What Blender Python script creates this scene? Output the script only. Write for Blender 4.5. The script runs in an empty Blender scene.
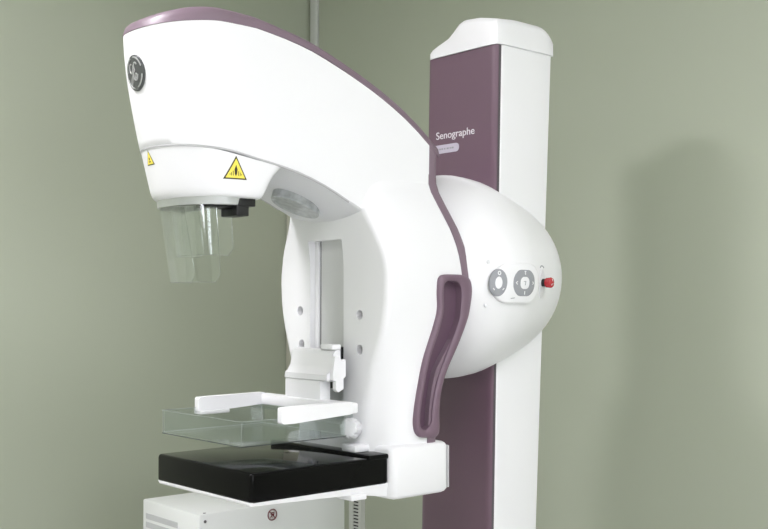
import bpy, bmesh, math
from mathutils import Vector, Matrix
PI = math.pi
scene = bpy.context.scene
col = scene.collection

# ------------------------------------------------------------------ helpers
def lerp_table(tab, v):
    if v <= tab[0][0]: return tab[0][1]
    for (a, b), (c, d) in zip(tab, tab[1:]):
        if v <= c:
            return b + (d - b) * (v - a) / (c - a)
    return tab[-1][1]

def smooth_table(tab):
    """Catmull-Rom style smooth interpolation through a table."""
    xs = [p[0] for p in tab]; ys = [p[1] for p in tab]
    n = len(xs); m = []
    for i in range(n):
        if i == 0: m.append((ys[1]-ys[0])/(xs[1]-xs[0]))
        elif i == n-1: m.append((ys[-1]-ys[-2])/(xs[-1]-xs[-2]))
        else:
            d0 = (ys[i]-ys[i-1])/(xs[i]-xs[i-1]); d1 = (ys[i+1]-ys[i])/(xs[i+1]-xs[i])
            m.append(0 if d0*d1 <= 0 else 2*d0*d1/(d0+d1))
    def f(v):
        if v <= xs[0]: return ys[0]
        if v >= xs[-1]: return ys[-1]
        for i in range(n-1):
            if v <= xs[i+1]:
                h = xs[i+1]-xs[i]; t = (v-xs[i])/h
                return ((2*t**3-3*t**2+1)*ys[i] + (t**3-2*t**2+t)*h*m[i]
                        + (-2*t**3+3*t**2)*ys[i+1] + (t**3-t**2)*h*m[i+1])
    return f

def link(name, bm, mats, parent=None, sharp=35, smooth=True):
    bmesh.ops.remove_doubles(bm, verts=bm.verts, dist=1e-6)
    bmesh.ops.recalc_face_normals(bm, faces=bm.faces)
    me = bpy.data.meshes.new(name)
    bm.to_mesh(me); bm.free()
    if not isinstance(mats, (list, tuple)): mats = [mats]
    for m in mats: me.materials.append(m)
    if smooth:
        for p in me.polygons: p.use_smooth = True
        me.set_sharp_from_angle(angle=math.radians(sharp))
    o = bpy.data.objects.new(name, me)
    col.objects.link(o)
    if parent: o.parent = parent
    return o

def empty(name, label, cat, group=None):
    o = bpy.data.objects.new(name, None); col.objects.link(o)
    o['label'] = label; o['category'] = cat
    if group: o['group'] = group
    o.empty_display_size = .05
    return o

def add_box(bm, x0, x1, y0, y1, z0, z1, bev=0.0, seg=3, mat=0):
    t = bmesh.new()
    bmesh.ops.create_cube(t, size=1)
    for v in t.verts:
        v.co = Vector(((x0+x1)/2+v.co.x*(x1-x0), (y0+y1)/2+v.co.y*(y1-y0), (z0+z1)/2+v.co.z*(z1-z0)))
    if bev > 0:
        bmesh.ops.bevel(t, geom=list(t.edges), offset=bev, segments=seg, profile=.5, affect='EDGES')
    merge(bm, t, mat)

def merge(bm, t, mat=0):
    mp = {}
    for v in t.verts: mp[v] = bm.verts.new(v.co)
    for f in t.faces:
        try:
            nf = bm.faces.new([mp[v] for v in f.verts]); nf.material_index = mat
        except ValueError: pass
    t.free()

def box(*a, **k):
    bm = bmesh.new(); add_box(bm, *a, **k); return bm

def loft(rings, close=True, cap0=True, cap1=True, bm=None, mat=0):
    bm = bm or bmesh.new()
    R = [[bm.verts.new(p) for p in r] for r in rings]
    n = len(rings[0])
    for a, b in zip(R, R[1:]):
        for i in range(n if close else n-1):
            j = (i+1) % n
            try:
                f = bm.faces.new((a[i], a[j], b[j], b[i])); f.material_index = mat
            except ValueError: pass
    if cap0:
        f = bm.faces.new(list(reversed(R[0]))); f.material_index = mat
    if cap1:
        f = bm.faces.new(R[-1]); f.material_index = mat
    return bm

def tube(bm, pts, r, n=8, mat=0):
    pts = [Vector(p) for p in pts]
    rings = []
    for i, p in enumerate(pts):
        d = (pts[min(i+1, len(pts)-1)] - pts[max(i-1, 0)]).normalized()
        a = d.orthogonal().normalized() if i == 0 else (prev - d*prev.dot(d)).normalized()
        prev = a; b = d.cross(a)
        rings.append([p + a*r*math.cos(2*PI*k/n) + b*r*math.sin(2*PI*k/n) for k in range(n)])
    loft(rings, bm=bm, mat=mat)

def cyl(bm, c, axis, prof, n=32, mat=0):
    """surface of revolution: prof = [(distance along axis, radius)...]"""
    c = Vector(c); d = Vector(axis).normalized(); a = d.orthogonal().normalized(); b = d.cross(a)
    rings = [[c + d*h + (a*math.cos(2*PI*k/n)+b*math.sin(2*PI*k/n))*max(r, 1e-5) for k in range(n)] for h, r in prof]
    loft(rings, bm=bm, mat=mat)

def rrect(w, h, r, n=6):
    """rounded rectangle outline, centred, counter-clockwise"""
    pts = []
    for cx, cy, a0 in ((w/2-r, h/2-r, 0), (-w/2+r, h/2-r, PI/2), (-w/2+r, -h/2+r, PI), (w/2-r, -h/2+r, 1.5*PI)):
        for k in range(n+1):
            a = a0 + PI/2*k/n
            pts.append((cx+r*math.cos(a), cy+r*math.sin(a)))
    return pts

def cut(obj, bmc):
    """boolean difference baked into the mesh"""
    bmesh.ops.recalc_face_normals(bmc, faces=bmc.faces)
    me = bpy.data.meshes.new('cutter_mesh'); bmc.to_mesh(me); bmc.free()
    c = bpy.data.objects.new('cutter', me); col.objects.link(c)
    md = obj.modifiers.new('b', 'BOOLEAN'); md.operation = 'DIFFERENCE'; md.object = c; md.solver = 'EXACT'
    bpy.context.view_layer.update()
    dg = bpy.context.evaluated_depsgraph_get()
    nm = bpy.data.meshes.new_from_object(obj.evaluated_get(dg))
    obj.modifiers.clear(); old = obj.data; obj.data = nm; nm.name = old.name
    bpy.data.meshes.remove(old)
    bpy.data.objects.remove(c); bpy.data.meshes.remove(me)
    for p in nm.polygons: p.use_smooth = True
    nm.set_sharp_from_angle(angle=math.radians(35))

# ------------------------------------------------------------------ materials
def mat(name, rgb, rough=.4, spec=.5, metal=0, noise=0, nscale=40, bump=0, coat=0):
    m = bpy.data.materials.new(name); m.use_nodes = True
    nt = m.node_tree; b = nt.nodes['Principled BSDF']
    b.inputs['Base Color'].default_value = (*rgb, 1)
    b.inputs['Roughness'].default_value = rough
    b.inputs['Specular IOR Level'].default_value = spec
    b.inputs['Metallic'].default_value = metal
    b.inputs['Coat Weight'].default_value = coat
    tc = nt.nodes.new('ShaderNodeTexCoord')
    nz = nt.nodes.new('ShaderNodeTexNoise'); nz.inputs['Scale'].default_value = nscale
    nz.inputs['Detail'].default_value = 4
    nt.links.new(tc.outputs['Object'], nz.inputs['Vector'])
    if noise:
        mx = nt.nodes.new('ShaderNodeMix'); mx.data_type = 'RGBA'
        mx.inputs[6].default_value = (*[c*(1-noise) for c in rgb], 1)
        mx.inputs[7].default_value = (*[min(1, c*(1+noise)) for c in rgb], 1)
        nt.links.new(nz.outputs['Fac'], mx.inputs[0]); nt.links.new(mx.outputs[2], b.inputs['Base Color'])
    if bump:
        bp = nt.nodes.new('ShaderNodeBump'); bp.inputs['Strength'].default_value = bump; bp.inputs['Distance'].default_value = .002
        nt.links.new(nz.outputs['Fac'], bp.inputs['Height']); nt.links.new(bp.outputs['Normal'], b.inputs['Normal'])
    return m

def clear(name, tint, refl):
    m = bpy.data.materials.new(name); m.use_nodes = True
    nt = m.node_tree; nt.nodes.remove(nt.nodes['Principled BSDF'])
    out = nt.nodes['Material Output']
    tr = nt.nodes.new('ShaderNodeBsdfTransparent'); tr.inputs['Color'].default_value = (*tint, 1)
    gl = nt.nodes.new('ShaderNodeBsdfGlossy'); gl.inputs['Roughness'].default_value = .06
    gl.inputs['Color'].default_value = (1, 1, 1, 1)
    lw = nt.nodes.new('ShaderNodeLayerWeight'); lw.inputs['Blend'].default_value = .5
    pw_ = nt.nodes.new('ShaderNodeMath'); pw_.operation = 'POWER'; pw_.inputs[1].default_value = 3.5
    nt.links.new(lw.outputs['Facing'], pw_.inputs[0])
    ml = nt.nodes.new('ShaderNodeMath'); ml.operation = 'MULTIPLY_ADD'; ml.inputs[1].default_value = .55; ml.inputs[2].default_value = refl
    nt.links.new(pw_.outputs[0], ml.inputs[0]); fr = ml
    mx = nt.nodes.new('ShaderNodeMixShader')
    nt.links.new(fr.outputs[0], mx.inputs[0]); nt.links.new(tr.outputs[0], mx.inputs[1]); nt.links.new(gl.outputs[0], mx.inputs[2])
    nt.links.new(mx.outputs[0], out.inputs['Surface'])
    return m

M_WHITE = mat('white_plastic', (.80, .805, .82), .38, .4, noise=.008, nscale=9)
M_WHITE2 = mat('white_enamel', (.72, .74, .73), .45, .4, noise=.01, nscale=9)
M_GREYW = mat('pale_grey_plastic', (.64, .65, .65), .45, .4, noise=.01, nscale=12)
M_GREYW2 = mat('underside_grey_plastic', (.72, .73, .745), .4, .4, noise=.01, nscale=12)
M_PURPLE = mat('purple_plastic', (.140, .084, .115), .38, .5, noise=.03, nscale=14)
M_HANDLE = mat('handle_purple_plastic', (.165, .108, .145), .42, .5, noise=.03, nscale=14)
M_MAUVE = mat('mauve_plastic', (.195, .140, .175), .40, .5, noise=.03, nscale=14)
M_PURPLE_SHADE = mat('purple_plastic_shaded', (.115, .068, .100), .45, .4, noise=.03, nscale=14)  # same purple plastic, with the shade of the recess put into its colour
M_BLACK = mat('black_gloss_plastic', (.004, .004, .004), .06, .10, noise=.1, nscale=20)
M_BLACKM = mat('black_matt_plastic', (.012, .012, .013), .4, .4, noise=.1, nscale=20)
M_SEAM = mat('seam_grey', (.48, .48, .49), .5, .3, noise=.02)
M_DARKSEAM = mat('dark_seam_grey', (.10, .09, .10), .5, .3, noise=.02)
M_SILVER = mat('brushed_silver', (.62, .64, .64), .32, .5, .55, noise=.05, nscale=60)
M_PLATE = mat('mottled_grey_plate', (.42, .44, .44), .3, .5, .2, noise=.55, nscale=75)
M_EMB = mat('emblem_dark_grey', (.075, .08, .08), .35, .5, .2, noise=.05)
M_EMBL = mat('emblem_silver', (.45, .46, .45), .3, .5, .4, noise=.05)
M_YEL = mat('sticker_yellow', (.85, .72, .10), .45, .4, noise=.02)
M_INK = mat('sticker_black', (.05, .045, .02), .5, .3, noise=.02)
M_PAD = mat('pad_grey', (.31, .32, .34), .5, .3, noise=.02)
M_RED = mat('red_button', (.42, .02, .03), .25, .5, noise=.05, coat=.3)
M_LILAC = mat('badge_lilac', (.52, .48, .56), .4, .4, noise=.02)
M_LETTER = mat('silver_lettering', (.72, .70, .74), .35, .4, .1, noise=.02)
M_VENT = mat('vent_grey', (.50, .51, .52), .5, .3, noise=.03)
M_REDINK = mat('maroon_ink', (.14, .03, .035), .5, .3, noise=.02)
M_BEIGE = mat('beige_enamel', (.50, .50, .42), .5, .3, noise=.03, nscale=6)
M_DUCT = mat('duct_grey', (.60, .62, .58), .5, .3, noise=.02)
M_CONDUIT = mat('conduit_grey', (.55, .57, .54), .5, .3, noise=.02)
M_FRAME = mat('lamp_frame_white', (.7, .7, .7), .5, .3, noise=.01)
M_EDGE_REFL = mat('acrylic_edge_painted_reflection', (.06, .07, .07), .25, .5, noise=.02)  # dark reflection of the receptor put into the colour
M_EDGE_GLINT = mat('acrylic_edge_painted_glint', (.62, .66, .64), .25, .5, noise=.02)  # bright glint of the far edges put into the colour
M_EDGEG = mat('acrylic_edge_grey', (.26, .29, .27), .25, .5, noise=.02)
M_EDGEP = clear('acrylic_edge_pale', (.75, .78, .78), .25)
M_CLEAR = clear('clear_acrylic', (.90, .92, .925), .055)
M_CLEAR2 = clear('clear_polycarbonate', (.95, .96, .96), .09)

def wall_mat():
    m = mat('green_wall_paint', (.408, .442, .350), .6, .25, noise=.05, nscale=1.1)
    nt = m.node_tree; b = nt.nodes['Principled BSDF']
    tc = nt.nodes['Texture Coordinate']
    n2 = nt.nodes.new('ShaderNodeTexNoise'); n2.inputs['Scale'].default_value = 260; n2.inputs['Detail'].default_value = 3
    nt.links.new(tc.outputs['Object'], n2.inputs['Vector'])
    bp = nt.nodes.new('ShaderNodeBump'); bp.inputs['Strength'].default_value = .12; bp.inputs['Distance'].default_value = .001
    nt.links.new(n2.outputs['Fac'], bp.inputs['Height']); nt.links.new(bp.outputs['Normal'], b.inputs['Normal'])
    return m
M_WALL = wall_mat()
M_CEIL = mat('ceiling_white', (.75, .75, .72), .7, .2, noise=.02, nscale=3)

def floor_mat():
    m = mat('grey_vinyl_floor', (.58, .58, .57), .4, .35, noise=.08, nscale=18)
    return m
M_FLOOR = floor_mat()

# ------------------------------------------------------------------ room
X0, X1, Y0, Y1, ZC = -3.3, 1.45, -3.6, 1.56, 2.82
def struct(name, bm, m):
    o = link(name, bm, m, smooth=False); o['kind'] = 'structure'; return o
T = .1
struct('floor', box(X0-T, X1+T, Y0-T, Y1+T, -T, 0), M_FLOOR)
struct('ceiling', box(X0-T, X1+T, Y0-T, Y1+T, ZC, ZC+T), M_CEIL)
struct('wall_back', box(X1, X1+T, Y0-T, Y1+T, 0, ZC), M_WALL)
struct('wall_left', box(X0-T, X1, Y1, Y1+T, 0, ZC), M_WALL)
struct('wall_right', box(X0-T, X1, Y0-T, Y0, 0, ZC), M_WALL)
struct('wall_front', box(X0-T, X0, Y0, Y1, 0, ZC), M_WALL)
struct('baseboard_back', box(X1-.012, X1, Y0+.012, Y1-.012, 0, .09, bev=.003, seg=2), M_DUCT)
struct('baseboard_left', box(X0, X1-.012, Y1-.012, Y1, 0, .09, bev=.003, seg=2), M_DUCT)

# ------------------------------------------------------------------ the mammography machine
mach = empty('mammography_machine', 'white and purple mammography machine with curved tube head, column and black receptor table', 'medical machine')
mach.location = (.82, 0, 0)
def part(name, bm, m, parent=mach, **k):
    o = link(name, bm, m, parent, **k)
    if parent is mach: o.matrix_parent_inverse = Matrix.Translation((-.82, 0, 0))
    return o

# --- column
def lean(z): return .031*(1.96-z)/1.16
def col_ring(x0, x1, hw, z, r=.012, n=5):
    return [((x0+x1)/2 + px, py+lean(z), z) for px, py in rrect(x1-x0, 2*hw, r, n)]
def xb(z): return lerp_table([(0, .875), (.8, .897), (1.956, .926), (3, .96)], z)
part('column', loft([col_ring(.737, xb(z), .119, z) for z in (.05, .4, .8, 1.2, 1.6, 1.96)]), M_WHITE)
part('column_seam', loft([col_ring(.731, .745, .1165, z, .003, 3) for z in (.05, 1.957)]), M_DARKSEAM)
def fp_ring(z):
    pts = [(.735, -.1165), (.733, -.1165)]
    for k in range(9):
        a = PI/2*k/8
        pts.append((.733-.008*math.sin(a), -.098-.0185*math.cos(a)))
    half = pts
    full = half + [(x, -y) for x, y in reversed(half)]
    return [(x, y+lean(z), z) for x, y in full]
fpan = part('column_front_panel', loft([fp_ring(z) for z in (.05, .6, 1.2, 1.957)]), M_PURPLE, sharp=50)
part('column_base', box(.45, 1.0, -.26, .26, 0, .06, bev=.02, seg=3), M_WHITE)

# cap: height field with a crown that steps down on the far side
bm = bmesh.new()
nx, ny = 30, 36
cx0, cx1, cy0, cy1 = .720, .934, -.1245, .1155
def sstep(a, b, v):
    t = max(0, min(1, (v-a)/(b-a))); return t*t*(3-2*t)
def cap_h(x, y, e):
    h = lerp_table([(-.125, 2.012), (-.10, 2.018), (-.06, 2.027), (-.01, 2.031), (.003, 2.028), (.012, 2.022), (.026, 2.010), (.042, 1.998), (.06, 1.992), (.106, 1.979), (.12, 1.976)], y)
    h += .006*sstep(.722, .80, x)*sstep(.03, -.02, y)
    h -= .030*max(0, (x-.875)/.059)**2*sstep(.09, .03, y)
    return h - .011*(1-min(1, e/.011))**2 + .004
V = [[None]*(ny+1) for _ in range(nx+1)]
for i in range(nx+1):
    for j in range(ny+1):
        u = -math.cos(PI*i/nx); v = -math.cos(PI*j/ny)
        su = u*math.sqrt(1-.10*v*v*v*v*v*v); sv = v*math.sqrt(1-.10*u*u*u*u*u*u)
        x = (cx0+cx1)/2+(cx1-cx0)/2*su; y = (cy0+cy1)/2+(cy1-cy0)/2*sv
        e = min((1-abs(u))*(cx1-cx0)/2, (1-abs(v))*(cy1-cy0)/2)
        V[i][j] = bm.verts.new((x, y, cap_h(x, y, e)))
for i in range(nx):
    for j in range(ny):
        bm.faces.new((V[i][j], V[i+1][j], V[i+1][j+1], V[i][j+1]))
border = [V[i][0] for i in range(nx+1)] + [V[nx][j] for j in range(1, ny+1)] + [V[i][ny] for i in range(nx-1, -1, -1)] + [V[0][j] for j in range(ny-1, 0, -1)]
low = [bm.verts.new((v.co.x, v.co.y, 1.9575)) for v in border]
for k in range(len(border)):
    k2 = (k+1) % len(border)
    bm.faces.new((border[k], border[k2], low[k2], low[k]))
bm.faces.new(low)
part('column_cap', bm, M_WHITE, sharp=50)

# lettering on the front panel (reads from the far side towards the near side)
def text_mesh(body, size):
    cu = bpy.data.curves.new('t', 'FONT'); cu.body = body; cu.size = size; cu.extrude = .0006
    o = bpy.data.objects.new('t', cu); col.objects.link(o)
    bpy.context.view_layer.update()
    me = bpy.data.meshes.new_from_object(o.evaluated_get(bpy.context.evaluated_depsgraph_get()))
    bpy.data.objects.remove(o)
    b = bmesh.new(); b.from_mesh(me); bpy.data.meshes.remove(me)
    return b
bm = text_mesh('Senographe', .030)
xs = [v.co.x for v in bm.verts]; wd = max(xs)-min(xs)
for v in bm.verts:
    sx = (v.co.x-min(xs))/wd*.131
    v.co = Vector((.7247-v.co.z, (.087-sx), 1.753+v.co.y*.86))
link('lettering', bm, M_LETTER, fpan, smooth=False)
bm = bmesh.new()
pl = rrect(.088, .021, .0100, 6)
loft([[(.7256, .052+a, 1.7275+b) for a, b in pl], [(.7236, .052+a, 1.7275+b) for a, b in pl]], bm=bm)
for k, (a, w) in enumerate([(.030, .007), (.021, .005), (.013, .006), (.004, .004), (-.006, .007), (-.015, .004), (-.023, .007)]):
    add_box(bm, .7231, .7240, .052+a-w/2, .052+a+w/2, 1.7255, 1.7295, mat=1)
link('name_badge', bm, [M_LILAC, M_PAD], fpan)

# --- pivot hub, a domed body of revolution about the back axis
ZH = 1.41
hub_r = smooth_table([(.48, .15), (.53, .180), (.56, .204), (.60, .228), (.65, .240), (.70, .236), (.75, .223), (.80, .207), (.85, .189), (.89, .170), (.93, .140), (.96, .105), (.98, .062), (.987, .02)])
bm = bmesh.new()
xs = [.48+.507*k/60 for k in range(61)]
loft([[(x, hub_r(x)*math.cos(2*PI*k/72), ZH+hub_r(x)*math.sin(2*PI*k/72)) for k in range(72)] for x in xs], bm=bm)
hub = part('pivot_hub', bm, M_WHITE, sharp=60)
def on_hub(x, z, off=0):
    r = hub_r(x)+off
    return (x, -math.sqrt(max(1e-6, r*r-(z-ZH)**2)), z)
def hub_patch(name, pts, o0, o1, m, parent=hub, rings=4, inner=None):
    """a plate with outline pts following the dome, top at o1"""
    bm = bmesh.new()
    cxm = sum(p[0] for p in pts)/len(pts); czm = sum(p[1] for p in pts)/len(pts)
    def sc(s): return [(cxm+(p[0]-cxm)*s, czm+(p[1]-czm)*s) for p in pts]
    rr = [[on_hub(x, z, o0) for x, z in sc(1)], [on_hub(x, z, o1-.001) for x, z in sc(1)]]
    if inner is None:
        for s in [.98, .9, .75, .6, .45, .3, .15, .02]: rr.append([on_hub(x, z, o1) for x, z in sc(s)])
    else:
        for s in [.97, (1+inner)/2, inner]: rr.append([on_hub(x, z, o1) for x, z in sc(s)])
        rr.append([on_hub(x, z, o0) for x, z in sc(inner)])
    loft(rr, bm=bm, cap0=inner is None, cap1=inner is None)
    return link(name, bm, m, parent, sharp=40)
PX, PZ = .661, 1.391
pp = [(PX+a, PZ+b) for a, b in rrect(.148, .088, .042, 8)]
hub_patch('control_panel', pp, -.004, .0085, M_WHITE)
el = [(PX-.0615+.0195*math.cos(t*PI/18), PZ+.001+.030*math.sin(t*PI/18)) for t in range(36)]
hub_patch('round_button_pad', el, .006, .0098, M_PAD, inner=.45)
el2 = [(PX+.011+a, PZ+.001+b) for a, b in rrect(.074, .058, .026, 8)]
hub_patch('direction_button_pad', el2, .006, .0098, M_PAD, inner=.46)
def hub_strokes(name, strokes, r, m, off=.0101):
    for st in strokes:
        bm = bmesh.new(); tube(bm, [on_hub(x, z, off) for x, z in st], r, 6); link(name, bm, m, hub)
bx, bz = PX+.011, PZ+.001
hub_strokes('button_symbol', [
    [(bx-.0005, bz+.018), (bx-.0005, bz+.0255)], [(bx-.003, bz+.0255), (bx+.002, bz+.0255)],
    [(bx, bz-.018), (bx, bz-.0255)],
    [(bx-.027, bz+.003), (bx-.031, bz), (bx-.027, bz-.003)], [(bx+.027, bz+.003), (bx+.031, bz), (bx+.027, bz-.003)],
    [(PX-.0615+.003*math.cos(t*PI/4), PZ+.022+.004*math.sin(t*PI/4)) for t in range(9)],
    [(PX-.0735, PZ-.011), (PX-.0705, PZ-.015)], [(PX-.0495, PZ-.011), (PX-.0525, PZ-.015)]], .0011, M_WHITE)
hub_strokes('panel_marking', [[(bx-.004, bz+.003), (bx+.003, bz+.004), (bx+.001, bz-.005)],
    [(PX-.029, PZ-.033), (PX-.019, PZ-.032)]], .0009, M_PAD, .0088)
# emergency stop: dark base, red mushroom head
ex, ez = .764, 1.394
rec = [(ex+.014*math.cos(t*PI/14), ez-.003+.034*math.sin(t*PI/14)) for t in range(28)]
hub_patch('stop_button_recess', rec, -.003, .0015, M_GREYW2)
bm = bmesh.new()
ec = Vector(on_hub(ex, ez, 0)); nrm = Vector((.26, -1, .0)).normalized()
cyl(bm, ec, nrm, [(-.004, .009), (.010, .009), (.012, .008)], 24, 0)
cyl(bm, ec, nrm, [(.009, .008), (.011, .011), (.022, .0122), (.0255, .010), (.027, .004)], 24, 1)
for k in range(3):
    a = 2*PI*k/3
    side = nrm.orthogonal().normalized(); s2 = nrm.cross(side)
    d = side*math.cos(a)+s2*math.sin(a)
    tube(bm, [ec+nrm*.0268+d*.003, ec+nrm*.0262+d*.0085], .0008, 6, 2)
link('emergency_button', bm, [M_BLACKM, M_RED, M_WHITE], hub)
hub_strokes('stop_button_marking', [[(ex-.011, ez+.034), (ex-.004, ez+.0385), (ex+.004, ez+.038), (ex+.009, ez+.034)]], .0012, M_PAD, .0005)
for (x, z) in ((.585, 1.437), (.585, 1.343)):
    bm = bmesh.new(); c = Vector(on_hub(x, z, -.002)); cyl(bm, c, (0, -1, .1), [(0, .005), (.0028, .005), (.0034, .0042)], 16)
    link('screw_cover', bm, M_GREYW2, hub)

# --- tube head
HB = .125
xf_t = smooth_table([(1.50, -.078), (1.56, -.095), (1.627, -.113), (1.70, -.131), (1.78, -.147), (1.85, -.155), (1.95, -.157)])
def front_x(z, y, inset=0, a=.13, p=2.2):
    b = HB-inset; aa = a-inset
    t = min(1, abs(y)/b)
    return xf_t(z)+inset + aa - aa*(1-t**p)**(1/p)
NS, NA = 16, 36
def outline(zfun, inset=0, xend=.505):
    """U outline from back near side round the front to back far side. zfun gives z per column."""
    pts = []
    a, p = .13, 2.2
    b = HB-inset; aa = a-inset
    for i in range(NS):
        z = zfun(len(pts)); xc = xf_t(z)+a
        pts.append((xend+(xc-xend)*i/NS, -b, z))
    for k in range(NA+1):
        th = -PI/2 + PI*k/NA
        z = zfun(len(pts)); xc = xf_t(z)+a
        c, s = math.cos(th), math.sin(th)
        pts.append((xc-aa*abs(c)**(2/p), b*math.copysign(abs(s)**(2/p), s), z))
    for i in range(1, NS+1):
        z = zfun(len(pts)); xc = xf_t(z)+a
        pts.append((xc+(xend-xc)*i/NS, b, z))
    return pts
xref = [p[0] for p in outline(lambda k: 1.76)]
zt_f = smooth_table([(-.16, 1.860), (-.13, 1.865), (-.09, 1.870), (-.03, 1.875), (.03, 1.875), (.10, 1.867), (.17, 1.853), (.25, 1.826), (.33, 1.793), (.39, 1.764), (.445, 1.732), (.505, 1.688), (.53, 1.668)])
zb_f = smooth_table([(-.16, 1.644), (-.06, 1.636), (.008, 1.624), (.07, 1.614), (.124, 1.602), (.19, 1.580), (.264, 1.547), (.31, 1.530), (.35, 1.52), (.52, 1.515)])
zt = [zt_f(x) for x in xref]; zb = [zb_f(x) for x in xref]
NV = 14
def hz(t): return lambda k: zb[k]+(zt[k]-zb[k])*t
rows = []
# underside first: spine, then out to the rim
def bulge(x): return .016*sstep(.10, .22, x)
def under(s, d):
    o = outline(lambda k: zb[k], HB*(1-s))
    return [(x, y*1.0, z-bulge(x)*(1-s**2)-d) for (x, y, z) in o]
rows_under = [under(s, 0) for s in (0, .12, .25, .5, .7, .85, .95)]
rows_under.append([(x, y, z) for x, y, z in outline(lambda k: zb[k]-.0, .004)])
rows_side = [outline(lambda k: zb[k]+.003, 0)] + [outline(hz((j+1)/NV), 0) for j in range(NV)]
bm = bmesh.new()
loft(rows_side, close=False, cap0=False, cap1=False, bm=bm)
nback = len(rows_side)
# closed back wall and lid (hidden beneath the purple cover)
top_in = [outline(hz(1), i) for i in (.004, .06, .12)]
loft([rows_side[-1]]+top_in, close=False, cap0=False, cap1=False, bm=bm)
loft([rows_side[0], rows_under[-1]], close=False, cap0=False, cap1=False, bm=bm)
head = part('tube_head', bm, M_WHITE, sharp=45)
bm = bmesh.new()
loft(rows_under, close=False, cap0=False, cap1=False, bm=bm)
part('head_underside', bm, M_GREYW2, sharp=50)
# purple top cover
hcap = smooth_table([(-.17, .015), (-.12, .025), (-.08, .029), (-.02, .028), (.05, .025), (.12, .022), (.2, .022), (.35, .023), (.45, .024), (.52, .026)])
def cap_row(inset, q, ex=0):
    o = outline(lambda k: zt[k], inset, .528)
    return [(x, y, zt_f(x) + hcap(x)*q + ex) for k, (x, y, z) in enumerate(o)]
cap_rows = [cap_row(.001, -.05), cap_row(-.0012, 0), cap_row(.001, .40), cap_row(.004, .74), cap_row(.011, .93), cap_row(.026, 1.01), cap_row(.06, 1.06), cap_row(.09, 1.09), cap_row(.11, 1.1), cap_row(.125, 1.1)]
bm = bmesh.new(); loft(cap_rows, close=False, cap0=False, cap1=False, bm=bm)
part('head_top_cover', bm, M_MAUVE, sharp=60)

# collimator housing under the front of the head
def housing_ring(z, inset, xend, rr=.022, n=6):
    pts = []
    a, p = .13, 2.2; b = HB-inset; aa = a-inset; xc = xf_t(z)+a
    for k in range(n+1):                      # near back corner
        t = PI/2*k/n
        pts.append((xend-rr+rr*math.cos(PI/2-t) if False else xend-rr+rr*math.cos(t), -b+rr-rr*math.sin(t), z))
    for i in range(1, 5): pts.append(((xend-rr)+(xc-(xend-rr))*i/5, -b, z))
    for k in range(NA+1):
        th = -PI/2+PI*k/NA; c, s = math.cos(th), math.sin(th)
        pts.append((xc-aa*abs(c)**(2/p), b*math.copysign(abs(s)**(2/p), s), z))
    for i in range(4, 0, -1): pts.append(((xend-rr)+(xc-(xend-rr))*i/5, b, z))
    for k in range(n, -1, -1):
        t = PI/2*k/n
        pts.append((xend-rr+rr*math.cos(t), b-rr+rr*math.sin(t), z))
    return pts
xe = smooth_table([(1.540, .052), (1.548, .064), (1.560, .072), (1.58, .082), (1.60, .096), (1.612, .110), (1.625, .13)])
zs = [1.5475, 1.5485, 1.551, 1.556, 1.565, 1.58, 1.595, 1.61, 1.62]
ins = [.012, .0075, .0045, .0025, .0015, .0015, .0015, .0015, .0015]
bm = bmesh.new()
loft([housing_ring(z, i, xe(z)) for z, i in zip(zs, ins)], bm=bm, cap1=False)
# upper rows follow the seam just inside the head shell
o = housing_ring(1.62, .0015, xe(1.62))
loft([o] + [[(x if x > .02 else x - (xf_t(1.62)-xf_t(zb_f(x)+.004))*1.0*sstep(.02, -.05, x), y, max(1.62, zb_f(x)+.0025)) for x, y, z in o]], bm=bm, cap0=False, cap1=False)
hous = part('collimator_housing', bm, M_WHITE, sharp=45)
# seam line between head and housing
bm = bmesh.new()
o = outline(lambda k: zb[k]+.0005, .0018)
seam = [p for p in o if p[0] < .30]
tube(bm, seam, .0024, 6)
part('head_seam', bm, M_SEAM)
# ring under the housing
def ring_pts(z, sc, ix=.005):
    base = housing_ring(1.55, ix, .055)
    cx_ = -.03
    return [((-.083+(x+.09)*.74-cx_)*sc+cx_, y*sc*.96, z) for x, y, _ in base]
bm = bmesh.new()
loft([ring_pts(1.5495, .97), ring_pts(1.548, .965), ring_pts(1.5355, .945), ring_pts(1.534, .93), ring_pts(1.534, .86), ring_pts(1.546, .85)], bm=bm, cap0=False, cap1=False)
part('collimator_ring', bm, M_SILVER)
bm = bmesh.new()
loft([ring_pts(1.546, .86), ring_pts(1.545, .86)], bm=bm)
part('collimator_window', bm, M_BLACKM)
bm = bmesh.new()
add_box(bm, -.04, .030, -.092, -.040, 1.5300, 1.5365, bev=.002, seg=2)
add_box(bm, .012, .052, -.108, -.03, 1.533, 1.550, bev=.002, seg=2)
add_box(bm, .010, .038, -.106, -.05, 1.514, 1.536, bev=.002, seg=2)
part('shield_slider', bm, M_BLACKM)
# lamp plate set in the underside
bm = bmesh.new()
pc = Vector((.222, -.004, 1.5500)); 
ax = Vector((1, 0, -.37)).normalized(); ay = Vector((0, 1, 0)); an = ax.cross(ay)
if an.z > 0: an = -an
ring = lambda s, d: [pc+ax*.058*s*math.cos(2*PI*k/40)+ay*.042*s*math.sin(2*PI*k/40)+an*d for k in range(40)]
loft([ring(1.0, -.02), ring(1.0, .001), ring(.97, .0025), ring(.88, .0022), ring(.86, .001), ring(.4, .0012), ring(.02, .0012)], bm=bm)
part('underside_plate', bm, M_PLATE)

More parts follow.
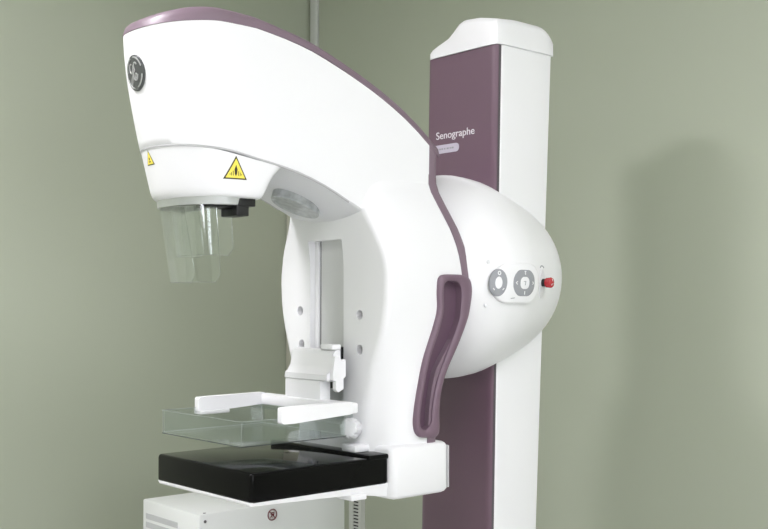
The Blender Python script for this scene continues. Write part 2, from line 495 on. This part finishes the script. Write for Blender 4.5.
# emblem on the front of the head
def on_front(y, z, off=0):
    return (front_x(z, y)-off, y, z)
EC = (0.0, 1.781); ER = .0335
bm = bmesh.new()
rr = [[on_front(EC[0]+ER*.92*s*math.cos(2*PI*k/40), EC[1]+ER*s*math.sin(2*PI*k/40), o_) for k in range(40)]
      for s, o_ in ((1, -.002), (1, .0025), (.97, .0035), (.8, .0035), (.6, .0035), (.4, .0035), (.2, .0035), (.02, .0035))]
loft(rr, bm=bm)
emb = link('emblem', bm, M_EMB, head)
def emb_xy(u, v):   # u right as seen from the front (towards -y), v up, unit = emblem radius
    return on_front(EC[0]-u*ER*.92, EC[1]+v*ER, .0040)
def arc(cx_, cy_, rx, ry, a0, a1, n=12):
    return [(cx_+rx*math.cos(math.radians(a0+(a1-a0)*k/n)), cy_+ry*math.sin(math.radians(a0+(a1-a0)*k/n))) for k in range(n+1)]
strokes = [arc(0, 0, .86, .86, 20, 85), arc(0, 0, .86, .86, 110, 175), arc(0, 0, .86, .86, 200, 265), arc(0, 0, .86, .86, 290, 350),
           # script letters
           arc(-.30, .25, .17, .25, 60, 330) + [(-.12, .10), (-.02, .45), (-.12, .10), (-.22, -.45), (-.36, -.62), (-.46, -.50), (-.36, -.34), (-.1, -.05)],
           arc(.20, .35, .16, .20, 20, 240) + arc(.16, -.15, .24, .28, 110, 330) + [(.42, -.12)],
           arc(.22, -.20, .10, .14, 0, 360)]
bm = bmesh.new()
for s in strokes: tube(bm, [emb_xy(u, v) for u, v in s], .0015, 6)
bm2 = bm
link('emblem_monogram', bm2, M_EMBL, head)

# warning stickers
def sticker(name, place, size, person):
    """place(u, v, off) maps sticker plane to the surface; triangle with side length size"""
    bm = bmesh.new()
    h = size*.94
    tri = lambda s: [(-size/2*s, -h/3*s), (size/2*s, -h/3*s), (0, h*2/3*s)]
    def fill(poly, o0, o1, mi, n=8):
        out = []
        for i in range(len(poly)):
            a, b = poly[i], poly[(i+1) % len(poly)]
            for k in range(n): out.append((a[0]+(b[0]-a[0])*k/n, a[1]+(b[1]-a[1])*k/n))
        rr = [[place(u, v, o0) for u, v in out], [place(u, v, o1) for u, v in out]]
        cu = sum(p[0] for p in out)/len(out); cv = sum(p[1] for p in out)/len(out)
        for s in (.75, .5, .25, .03): rr.append([place(cu+(u-cu)*s, cv+(v-cv)*s, o1) for u, v in out])
        loft(rr, bm=bm, mat=mi)
    fill(tri(1), -.0005, .0006, 1)
    fill(tri(.83), .0002, .0009, 0)
    if person:
        w = size
        fill([(-.045*w, -.10*w), (0, -.19*w), (.045*w, -.10*w), (.065*w, .08*w), (0, .26*w), (-.065*w, .08*w)], .0003, .0012, 1, 3)
        for sgn in (-1, 1):
            fill([(sgn*.11*w-.012*w, -.17*w), (sgn*.11*w+.012*w, -.17*w), (sgn*.12*w+.012*w, .02*w), (sgn*.12*w-.012*w, .02*w)], .0003, .0012, 1, 2)
            fill([(sgn*.18*w-.012*w, -.17*w), (sgn*.18*w+.012*w, -.17*w), (sgn*.19*w+.012*w, -.04*w), (sgn*.19*w-.012*w, -.04*w)], .0003, .0012, 1, 2)
            fill([(sgn*.24*w-.010*w, -.15*w), (sgn*.24*w+.010*w, -.15*w), (sgn*.25*w+.01*w, -.09*w), (sgn*.25*w-.01*w, -.09*w)], .0003, .0012, 1, 2)
    else:
        w = size
        fill([(-.05*w, -.02*w), (.05*w, -.02*w), (.05*w, .14*w), (-.05*w, .14*w)], .0003, .0012, 1, 2)
        fill([(-.14*w, -.16*w), (-.06*w, -.16*w), (-.02*w, -.06*w), (-.10*w, -.06*w)], .0003, .0012, 1, 2)
        fill([(.14*w, -.16*w), (.06*w, -.16*w), (.02*w, -.06*w), (.10*w, -.06*w)], .0003, .0012, 1, 2)
    return link(name, bm, [M_YEL, M_INK], hous, smooth=False)
def place_side(u, v, off):
    z = 1.5955+v; x = -.003+u
    xc = xf_t(z)+.13
    y = -(HB-.0015)
    if x < xc:
        t = min(1, abs(x-xc)/.1285); y *= (1-t**2.2)**(1/2.2)
    return (x, y-off, z)
sticker('warning_sticker', place_side, .047, True)
def place_front(u, v, off):
    z = 1.621+v; y = .012-u
    return (front_x(z, y, .0015)-off, y, z)
sticker('warning_sticker', place_front, .030, False)

# --- arm body (vertical part of the C-arm)
XF = .32
wf = smooth_table([(1.03, .108), (1.10, .112), (1.15, .122), (1.20, .137), (1.25, .157), (1.30, .175), (1.35, .186), (1.40, .189), (1.45, .180), (1.50, .154), (1.54, .132), (1.58, .118), (1.64, .118)])
wr = smooth_table([(1.03, .176), (1.10, .180), (1.20, .187), (1.30, .193), (1.38, .195), (1.44, .190), (1.50, .177), (1.55, .156), (1.60, .130), (1.62, .1245), (1.70, .1245)])
xo = smooth_table([(1.03, .468), (1.12, .469), (1.17, .474), (1.206, .483), (1.25, .512), (1.31, .546), (1.36, .557), (1.40, .558), (1.45, .554), (1.50, .543), (1.55, .529), (1.60, .522), (1.70, .524)])
xfr = smooth_table([(1.0, .32), (1.42, .32), (1.50, .312), (1.56, .302), (1.7, .30)])
def body_ring(z):
    W, R, xr, XF = wf(z), wr(z)-.002, xo(z)-.026, xfr(z)
    r = .016
    half = [(XF, 0.0), (XF, -W*.5), (XF, -W+r)]
    # side: leaves the rounded front corner and flares out to full width
    M = Vector((XF+.050, -(W+(R-W)*.93))) if R > W else Vector((XF+.062, -(W+(R-W)*.5)))
    c0 = Vector((XF, -W+r)); c1 = Vector((XF, -W)); dn = (M-c1).normalized(); c2 = c1+dn*r
    for k in range(1, 8):
        t = k/8; p = c0*(1-t)**2+c1*2*t*(1-t)+c2*t*t; half.append((p.x, p.y))
    e = Vector((xr, -R))
    ctrl = M + dn*.012
    for k in range(14):
        t = k/13; p = c2*(1-t)**3 + (c2+dn*(M-c2).length*1.0)*3*t*(1-t)**2 + Vector((M.x+.02, -R))*3*t*t*(1-t) + e*t**3
        half.append((p.x, p.y))
    half.append((xr, -R*.5))
    full = half + [(xr, 0.0)] + [(x, -y) for x, y in reversed(half[1:])]
    return [(x, y, z) for x, y in full]
zl = [1.03+.02*k for k in range(31)]
arm = part('arm_body', loft([body_ring(z) for z in zl]), M_WHITE, sharp=40)
cut(arm, box(.28, .343, -.046, .071, 1.03+.06, 1.484, bev=.004, seg=2))
HOLES = [(-.099, 1.323), (-.099, 1.250), (.108, 1.330), (.102, 1.256)]
for y, z in HOLES:
    bmc = bmesh.new(); cyl(bmc, (.27, y, z), (1, 0, 0), [(0, .0105), (.068, .0105)], 24); cut(arm, bmc)
for y, z in HOLES:
    bm = bmesh.new(); cyl(bm, (.333, y, z), (1, 0, 0), [(0, .0098), (.004, .0098)], 20)
    link('screw_recess', bm, M_SEAM, arm)
bm = box(.337, .3445, -.0465, .053, 1.095, 1.4845)
link('slot_panel', bm, M_GREYW, arm)
bm = box(.3385, .3445, .053, .0575, 1.095, 1.4845)
link('slot_gap', bm, M_BLACKM, arm)
link('slot_rail', box(.332, .3445, .0575, .0712, 1.095, 1.4845, bev=.002, seg=2), M_WHITE, arm)

# purple back cover: rim down the back of the arm
def rim_ring(z):
    R, x1 = wr(z), xo(z)
    half = [(x1-.0275, -R+.006), (x1-.0275, -R-.0004), (x1-.02, -R-.001), (x1-.012, -R-.0012), (x1-.004, -R+.0005), (x1, -R+.006), (x1+.012, -R*.7), (x1+.02, -R*.35)]
    full = half+[(x1+.022, 0)]+[(x, -y) for x, y in reversed(half)]
    return [(x, y, z) for x, y in full]
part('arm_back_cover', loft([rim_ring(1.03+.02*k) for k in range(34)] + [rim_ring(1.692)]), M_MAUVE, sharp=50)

# side handles: S-shaped purple grips with a sunk channel
outer = [(.463, 1.404), (.500, 1.409), (.545, 1.404), (.557, 1.378), (.551, 1.335), (.543, 1.309), (.520, 1.262), (.489, 1.206), (.475, 1.165), (.471, 1.122), (.471, 1.070), (.432, 1.066), (.412, 1.073), (.403, 1.092), (.403, 1.125), (.409, 1.172), (.421, 1.232), (.447, 1.302), (.456, 1.335), (.455, 1.375)]
inner = [(.475, 1.390), (.495, 1.395), (.517, 1.390), (.524, 1.370), (.522, 1.330), (.516, 1.305), (.492, 1.255), (.466, 1.200), (.454, 1.160), (.449, 1.120), (.448, 1.096), (.433, 1.083), (.422, 1.085), (.415, 1.098), (.415, 1.125), (.421, 1.170), (.434, 1.228), (.462, 1.298), (.471, 1.332), (.470, 1.368)]
def densify(poly, n=6):
    P = [Vector(p) for p in poly]; out = []; m = len(P)
    for i in range(m):
        p0, p1, p2, p3 = P[i-1], P[i], P[(i+1) % m], P[(i+2) % m]
        for k in range(n):
            t = k/n
            out.append(.5*((2*p1)+(-p0+p2)*t+(2*p0-5*p1+4*p2-p3)*t*t+(-p0+3*p1-3*p2+p3)*t**3))
    return out
O, I = [[Vector((p.x-.002, p.y)) for p in densify(q)] for q in (outer, inner)]
MID = [o_*.3+i_*.7 for o_, i_ in zip(O, I)]
for sg in (-1, 1):
    cut(arm, loft([[(p.x, sg*(wr(p.y)+d_), p.y) for p in MID] for d_ in (-.020, .05)]))
for sg in (-1, 1):
    def ringy(poly, dy, other=None, t=0):
        out = []
        for p, q in zip(poly, other or poly):
            r_ = p+(q-p)*t
            out.append((r_.x, sg*(wr(r_.y)+dy), r_.y))
        return out
    bm = loft([ringy(O, -.03), ringy(O, .003), ringy(O, .0065, I, .18), ringy(O, .008, I, .5), ringy(O, .007, I, .82), ringy(I, .004), ringy(I, -.016)], cap1=False)
    hd = part('side_handle', bm, M_HANDLE, sharp=40)
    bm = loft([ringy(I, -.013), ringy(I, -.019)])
    link('grip_channel', bm, M_PURPLE_SHADE, hd)

# --- receptor mount and image receptor
bm = bmesh.new()
def blk(z, g): return [((.336+.498)/2+a, b, z) for a, b in rrect(.498-.336-2*g, .372-2*g, .018, 6)]
loft([blk(z, g) for z, g in ((.947, .010), (.9475, .007), (.950, .003), (.955, 0), (1.045, 0), (1.050, .002), (1.0535, .006), (1.055, .012))], bm=bm)
mount = part('receptor_mount', bm, M_WHITE, sharp=50)
link('mount_back_edge', box(.4975, .503, -.180, .180, .955, 1.045, bev=.002, seg=2), M_SEAM, mount)
link('mount_underplate', box(.365, .47, -.155, .155, .941, .950, bev=.004, seg=3), M_WHITE, mount)
rec_ = part('image_receptor', box(0, .3365, -.172, .172, .979, 1.036, bev=.0075, seg=4), M_BLACK, sharp=50)
bm = bmesh.new()
add_box(bm, .285, .338, -.1722, .1722, 1.030, 1.041, bev=.004, seg=3)
link('receptor_rear_lip', bm, M_BLACK, rec_)
bm = bmesh.new()
def tray(x, zlo, g): return [(x, -.170+g, .982), (x, .170-g, .982), (x, .170-g-.004, zlo), (x, -.170+g+.004, zlo)]
loft([tray(.001, .978, .001), tray(.004, .9745, 0), tray(.25, .967, 0), tray(.337, .953, 0)], bm=bm)
link('receptor_tray', bm, M_WHITE, rec_)
link('tray_latch', box(.235, .275, -.176, -.13, .957, .9685, bev=.002, seg=2), M_WHITE, rec_)

# --- compression carriage, paddle frame and clear paddle
car = part('compression_carriage', box(.278, .3365, -.0455, -.015, 1.168, 1.254, bev=.004, seg=2), M_BLACKM)
bm = bmesh.new()
# upper grip: wedge-shaped cross-section (x, z), extruded across y with slightly slanting ends
prof = [(.286, 1.252), (.276, 1.252), (.269, 1.249), (.264, 1.242), (.260, 1.217), (.252, 1.204), (.246, 1.200), (.245, 1.189), (.250, 1.186), (.286, 1.186)]
loft([[(x, -.010+y*(1+(1.252-z)*.5), z) for x, z in prof] for y in (.068, .071, .071, -.071, -.071, -.068)], bm=bm)
link('carriage_grip', bm, M_WHITE, car, sharp=30)
# stepped side bracket: profile in (x, z) extruded across y
pr_ = [(.262, 1.238), (.276, 1.238), (.276, 1.231), (.290, 1.231), (.290, 1.196), (.284, 1.192), (.284, 1.170), (.270, 1.164), (.264, 1.170), (.264, 1.186), (.256, 1.190), (.256, 1.204)]
link('side_bracket', loft([[(x, y, z) for x, z in pr_] for y in (-.080, -.0905)]), M_WHITE, car, sharp=30)
link('carriage_stop', box(.262, .286, -.080, -.040, 1.251, 1.262, bev=.002, seg=2), M_WHITE, car)
link('carriage_neck', box(.248, .276, -.058, .066, 1.142, 1.187, bev=.003, seg=2), M_WHITE, car)
bm = bmesh.new()
def armp(sy):
    t = bmesh.new()
    ring = lambda x, z0, z1, w: [(x, sy*.150-w, z0), (x, sy*.150+w, z0), (x, sy*.150+w, z1), (x, sy*.150-w, z1)]
    loft([ring(.080, 1.121, 1.146, .007), ring(.084, 1.118, 1.149, .009), ring(.11, 1.118, 1.150, .009), ring(.246, 1.126, 1.151, .010), ring(.252, 1.128, 1.149, .009)], bm=t)
    bmesh.ops.recalc_face_normals(t, faces=t.faces)
    return t
fr = part('paddle_frame', box(.238, .268, -.158, .158, 1.126, 1.148, bev=.004, seg=2), M_WHITE)
for sy in (-1, 1):
    link('frame_arm', armp(sy), M_WHITE, fr, sharp=30)
    if sy > 0: link('arm_clip', box(.082, .155, sy*.150-.013, sy*.150+.013, 1.113, 1.121, bev=.002, seg=2), M_GREYW, fr)
# clear tray with thin walls
bm = bmesh.new()
px0, px1, pw, pz0, pz1, th = 0.0, .252, .139, 1.0805, 1.127, .0028
def pr(x0, x1, w, r, z): return [((x0+x1)/2+a, b+.006, z) for a, b in rrect(x1-x0, 2*w+.012, r, 5)]
loft([pr(px0, px1, pw, .006, pz0), pr(px0-.0, px1, pw+.002, .006, pz1), pr(px0+th, px1-th, pw+.002-th, .004, pz1), pr(px0+th, px1-th, pw-th, .004, pz0+th)], bm=bm)
pad = part('compression_paddle', bm, M_CLEAR, sharp=30)
pad['label'] = 'clear plastic tray between the white arms'
# paddle flange and edge tubes; bottom-edge reflection and glint are painted in colour
bm = bmesh.new()
loft([pr(.225, .262, .150, .004, 1.118), pr(.225, .262, .150, .004, 1.128)], bm=bm)
link('paddle_flange', bm, M_CLEAR, pad)
c_ = [(px0, -pw-.0), (px0, pw+.012), (px1, pw+.012), (px1, -pw)]
def edge(name, pts, m, r=.0009, par=None):
    bm = bmesh.new(); tube(bm, pts, r, 6); return link(name, bm, m, par or pad)
edge('paddle_painted_reflection', [(c_[1][0], c_[1][1], pz0), (c_[0][0], c_[0][1], pz0), (c_[3][0], c_[3][1], pz0)], M_EDGE_REFL, .0010)  # black receptor's reflection, painted as a dark tube
edge('paddle_painted_glint', [(c_[1][0]+.003, c_[1][1], pz0+.002), (c_[2][0], c_[2][1], pz0+.002), (c_[3][0], c_[3][1], pz0+.002)], M_EDGE_GLINT, .0010)  # edge glint, painted as a bright tube
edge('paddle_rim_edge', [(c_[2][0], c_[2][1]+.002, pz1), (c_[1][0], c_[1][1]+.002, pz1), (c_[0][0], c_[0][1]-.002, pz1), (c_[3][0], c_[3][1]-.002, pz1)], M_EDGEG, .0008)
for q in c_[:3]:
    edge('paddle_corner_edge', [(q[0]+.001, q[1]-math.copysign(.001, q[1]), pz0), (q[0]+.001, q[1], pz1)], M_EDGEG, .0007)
# ribbed locking knob beside the arm
bm = bmesh.new()
kc = Vector((.308, -.088, 1.087)); kd = Vector((-.75, -.55, .10)).normalized()
side = kd.orthogonal().normalized(); s2 = kd.cross(side)
rings = []
for h, r in ((-.02, .017), (.0, .0235), (.004, .0255), (.024, .0235), (.030, .021), (.032, .014), (.032, .002)):
    rings.append([kc+kd*h+(side*math.cos(2*PI*k/48)+s2*math.sin(2*PI*k/48))*r*.88*(1-(.13 if (k % 6) < 2 and .002 < h < .031 else 0)) for k in range(48)])
loft(rings, bm=bm)
part('locking_knob', bm, M_WHITE, sharp=30)
bm = bmesh.new()
add_box(bm, .290, .345, -.120, -.075, 1.0405, 1.056, bev=.004, seg=2)
part('knob_bracket', bm, M_WHITE)

# --- clear face shields hanging from the collimator ring
def shield(name, x_front, hw, xback_near, xback_far, z0, z1, dx, r=.03, taper=1.0):
    """U-shaped bent clear sheet, open at the back"""
    path = []
    n = 10
    path += [(xback_far, hw)]
    for k in range(n+1):
        a = PI/2*k/n
        path.append((x_front+r-r*math.sin(a), hw-r+r*math.cos(a)))
    for k in range(n+1):
        a = PI/2*k/n
        path.append((x_front+r-r*math.cos(a), -hw+r-r*math.sin(a)))
    path += [(xback_near, -hw)]
    bm = bmesh.new(); t_ = .0016
    cxm = x_front+.05
    def row(z, s, off, trim=0):
        k = (z1-z)/(z1-z0)
        out = []
        for i, (x, y) in enumerate(path):
            xx = x+dx*k; yy = y*(1+(taper-1)*k)
            if i == 0: xx -= trim
            if i == len(path)-1: xx -= trim
            out.append((xx+(off if i not in (0, len(path)-1) else 0), yy-math.copysign(off, yy), z))
        return out
    zsr = [z1-(z1-z0)*k/8 for k in range(9)]
    outr = [row(z, 1, 0, .012*max(0, 1-(z-z0)/.012)**2 if z-z0 < .012 else 0) for z in zsr]
    inr = [row(z, 1, t_, .012*max(0, 1-(z-z0)/.012)**2 if z-z0 < .012 else 0) for z in zsr]
    rings_ = [o_+list(reversed(i_)) for o_, i_ in zip(outr, inr)]
    loft(rings_, bm=bm)
    o = part(name, bm, M_CLEAR2, sharp=40)
    for nm_, pts_ in (('shield_bottom_edge', outr[-1]), ('shield_side_edge', [r_[0] for r_ in outr]), ('shield_side_edge', [r_[-1] for r_ in outr])):
        eb_ = bmesh.new(); tube(eb_, pts_, .0006, 6); link(nm_, eb_, M_EDGEP, o)
    return o
s1 = shield('face_shield', -.076, .072, -.015, .0, 1.388, 1.541, .022, r=.045, taper=.80)
s1['label'] = 'clear curved front shield'
s2_ = shield('inner_shield', -.048, .066, .022, .03, 1.440, 1.541, .012, r=.03, taper=.9)
s2_['label'] = 'shorter clear shield behind the front one'

# ------------------------------------------------------------------ equipment cabinet behind the machine
cab = empty('equipment_cabinet', 'low pale grey metal equipment cabinet standing behind the black receptor table', 'cabinet')
CX0, CX1, CY0, CY1, CZ = .393, .891, .648, .954, .7865
cab.location = ((CX0+CX1)/2, (CY0+CY1)/2, 0)
def cpart(name, bm, m, **k):
    o = link(name, bm, m, cab, **k)
    o.matrix_parent_inverse = Matrix.Translation(-cab.location); return o
cpart('cabinet_body', box(CX0, CX1, CY0, CY1, .03, CZ, bev=.005, seg=2), M_WHITE2)
bm = bmesh.new()
for k in range(9):
    z = CZ-.045-k*.024
    add_box(bm, CX0-.0012, CX0+.004, CY0+.11, CY1-.02, z-.008, z+.008, bev=.0006, seg=1)
cpart('vent_grille', bm, M_VENT)
bm = bmesh.new()
sc_ = Vector((CX0+.235, CY0, CZ-.030))
ring = lambda r0, d: [sc_+Vector((r0*math.cos(2*PI*k/40), -d, r0*math.sin(2*PI*k/40))) for k in range(40)]
loft([ring(.0165, 0), ring(.0165, .0008), ring(.0005, .0008)], bm=bm)
for rr_, w_ in ((.0150, .0015), (.0122, .0005)):
    tube(bm, [sc_+Vector((rr_*math.cos(2*PI*k/32), -.001, rr_*math.sin(2*PI*k/32))) for k in range(33)], w_, 6, 1)
for s in ([(-.010, .0095), (.0105, -.0105)], [(-.006, .006), (.0075, .006)], [(-.001, .007), (-.001, -.009)], [(.005, .006), (.005, -.008)], [(-.007, -.008), (-.001, 0), (.006, 0)], [(-.006, .001), (.007, .002)]):
    tube(bm, [sc_+Vector((a, -.001, b)) for a, b in s], .0013, 6, 1)
cpart('warning_sign', bm, [M_WHITE2, M_REDINK])
bm = bmesh.new(); cyl(bm, (CX0+.018, CY0, CZ-.020), (0, -1, 0), [(-.002, .0042), (.001, .0042), (.0018, .003)], 16); cpart('screw', bm, M_DARKSEAM)
bm = bmesh.new(); cyl(bm, (CX0+.022, CY0+.010, CZ), (0, 0, 1), [(-.002, .0042), (.0008, .0042), (.0012, .003)], 16); cpart('screw', bm, M_DARKSEAM)
for x in (CX0+.05, CX1-.05):
    for y in (CY0+.05, CY1-.05):
        bm = bmesh.new(); cyl(bm, (x, y, 0), (0, 0, 1), [(0, .02), (.032, .018)], 20); cpart('foot', bm, M_BLACKM)

# ------------------------------------------------------------------ wall services
eb = empty('electrical_box', 'beige electrical box on the wall in the corner, half hidden behind the arm', 'electrical box')
eb.location = (X1, 1.37, 1.40)
def epart(name, bm, m):
    o = link(name, bm, m, eb); o.matrix_parent_inverse = Matrix.Translation(-eb.location); return o
epart('box_body', box(1.341, X1, 1.19, Y1, 1.06, 1.74, bev=.004, seg=2), M_BEIGE)
epart('box_door', box(1.331, 1.342, 1.196, Y1-.006, 1.068, 1.732, bev=.003, seg=2), M_BEIGE)
bm = bmesh.new(); cyl(bm, (1.332, 1.520, 1.238), (-1, 0, 0), [(0, .017), (.012, .017), (.016, .013), (.018, .006)], 24)
epart('lock_knob', bm, M_BLACKM)

co = link('cable_conduit', box(1.436, X1, 1.500, 1.542, 1.74, ZC, bev=.003, seg=2), M_CONDUIT)
co['label'] = 'grey vertical cable conduit running up the wall corner above the tube head'; co['category'] = 'conduit'
du = empty('slotted_cable_duct', 'pale slotted cable duct on the wall, visible below the receptor table', 'cable duct')
du.location = (X1, 1.25, 0)
bm = bmesh.new()
z = .0
add_box(bm, 1.430, X1, 1.2175, 1.222, .095, 1.06)
add_box(bm, 1.430, X1, 1.282, 1.2865, .095, 1.06)
add_box(bm, 1.446, X1, 1.222, 1.282, .095, 1.06)
o = link('duct_channel', bm, M_DUCT, du); o.matrix_parent_inverse = Matrix.Translation(-du.location)
bm = bmesh.new(); z = .098
add_box(bm, 1.430, 1.435, 1.264, 1.282, .095, 1.06); add_box(bm, 1.430, 1.435, 1.222, 1.232, .095, 1.06)
while z < 1.05:
    add_box(bm, 1.430, 1.435, 1.232, 1.264, z, z+.0062); z += .0125
o = link('duct_fingers', bm, M_DUCT, du); o.matrix_parent_inverse = Matrix.Translation(-du.location)
o = link('duct_interior', box(1.437, 1.4465, 1.223, 1.281, .096, 1.059), M_BLACKM, du); o.matrix_parent_inverse = Matrix.Translation(-du.location)

# ------------------------------------------------------------------ ceiling lamps
def emit(name, strength, rgb=(1, .965, 1.02)):
    m = bpy.data.materials.new(name); m.use_nodes = True
    nt = m.node_tree; nt.nodes.remove(nt.nodes['Principled BSDF'])
    e = nt.nodes.new('ShaderNodeEmission'); e.inputs[0].default_value = (*rgb, 1); e.inputs[1].default_value = strength
    nt.links.new(e.outputs[0], nt.nodes['Material Output'].inputs['Surface'])
    return m
def lamp(x, y, sx, sy, strength, label, rnd=False):
    r = empty('ceiling_light', label, 'ceiling light'); r.location = (x, y, ZC)
    bm = bmesh.new(); em = emit('lamp_glow', strength)
    if rnd:
        cyl(bm, (0, 0, 0), (0, 0, -1), [(0, sx/2+.02), (.028, sx/2+.02), (.03, sx/2+.002), (.02, sx/2)], 40)
        link('lamp_housing', bm, M_FRAME, r)
        bm = bmesh.new(); cyl(bm, (0, 0, 0), (0, 0, -1), [(.020, sx/2-.001), (.031, sx/2-.001)], 40); link('diffuser', bm, em, r)
    else:
        add_box(bm, -sx/2-.03, sx/2+.03, -sy/2-.03, sy/2+.03, -.030, 0, bev=.004, seg=2); link('lamp_housing', bm, M_FRAME, r)
        link('diffuser', box(-sx/2, sx/2, -sy/2, sy/2, -.036, -.029), em, r)
    return r
lamp(-.92, .36, .40, .40, 100, 'round ceiling spot lamp in front of the tube head', True)
lamp(-1.9, -2.0, 1.2, .6, 24, 'long ceiling panel lamp over the front of the room')
lamp(.25, -2.1, 1.2, .6, 17, 'long unseen fill panel added near the right wall')  # added out of view to brighten the right of the back wall
lamp(-2.6, .2, .6, 1.2, 9, 'unseen fill panel added crosswise at the front wall')  # added out of view to light the front of the machine

wn = link('window_1', box(-1.25, .25, Y0+.0, Y0+.03, .85, 2.15, bev=.004, seg=2), M_FRAME); wn['kind'] = 'structure'
for x0_, x1_ in ((-1.20, -.525), (-.475, .20)):
    link('window_pane', box(x0_, x1_, Y0+.028, Y0+.034, .90, 2.10), emit('daylight', 7, (.97, .99, 1.05)), wn)

# ------------------------------------------------------------------ world, camera, colour
w = bpy.data.worlds.new('World'); scene.world = w; w.use_nodes = True
w.node_tree.nodes['Background'].inputs[0].default_value = (.05, .05, .05, 1)

cam_d = bpy.data.cameras.new('camera'); cam_o = bpy.data.objects.new('camera', cam_d); col.objects.link(cam_o)
a = math.atan(1205/1058); pit = math.atan(37.5/1058)
fwd = Vector((math.cos(a)*math.cos(pit), math.sin(a)*math.cos(pit), math.sin(pit)))
right = Vector((math.sin(a), -math.cos(a), 0)); upv = right.cross(fwd)
R = Matrix((right, upv, -fwd)).transposed()
cam_o.matrix_world = Matrix.Translation((-1.102, -1.796, 1.35)) @ R.to_4x4()
cam_d.sensor_fit = 'HORIZONTAL'; cam_d.sensor_width = 36; cam_d.lens = 1058/768*36
cam_d.clip_start = .05
scene.camera = cam_o
vs = scene.view_settings
vs.view_transform = 'Standard'; vs.look = 'None'; vs.gamma = 1; vs.use_curve_mapping = False
vs.exposure = -.08
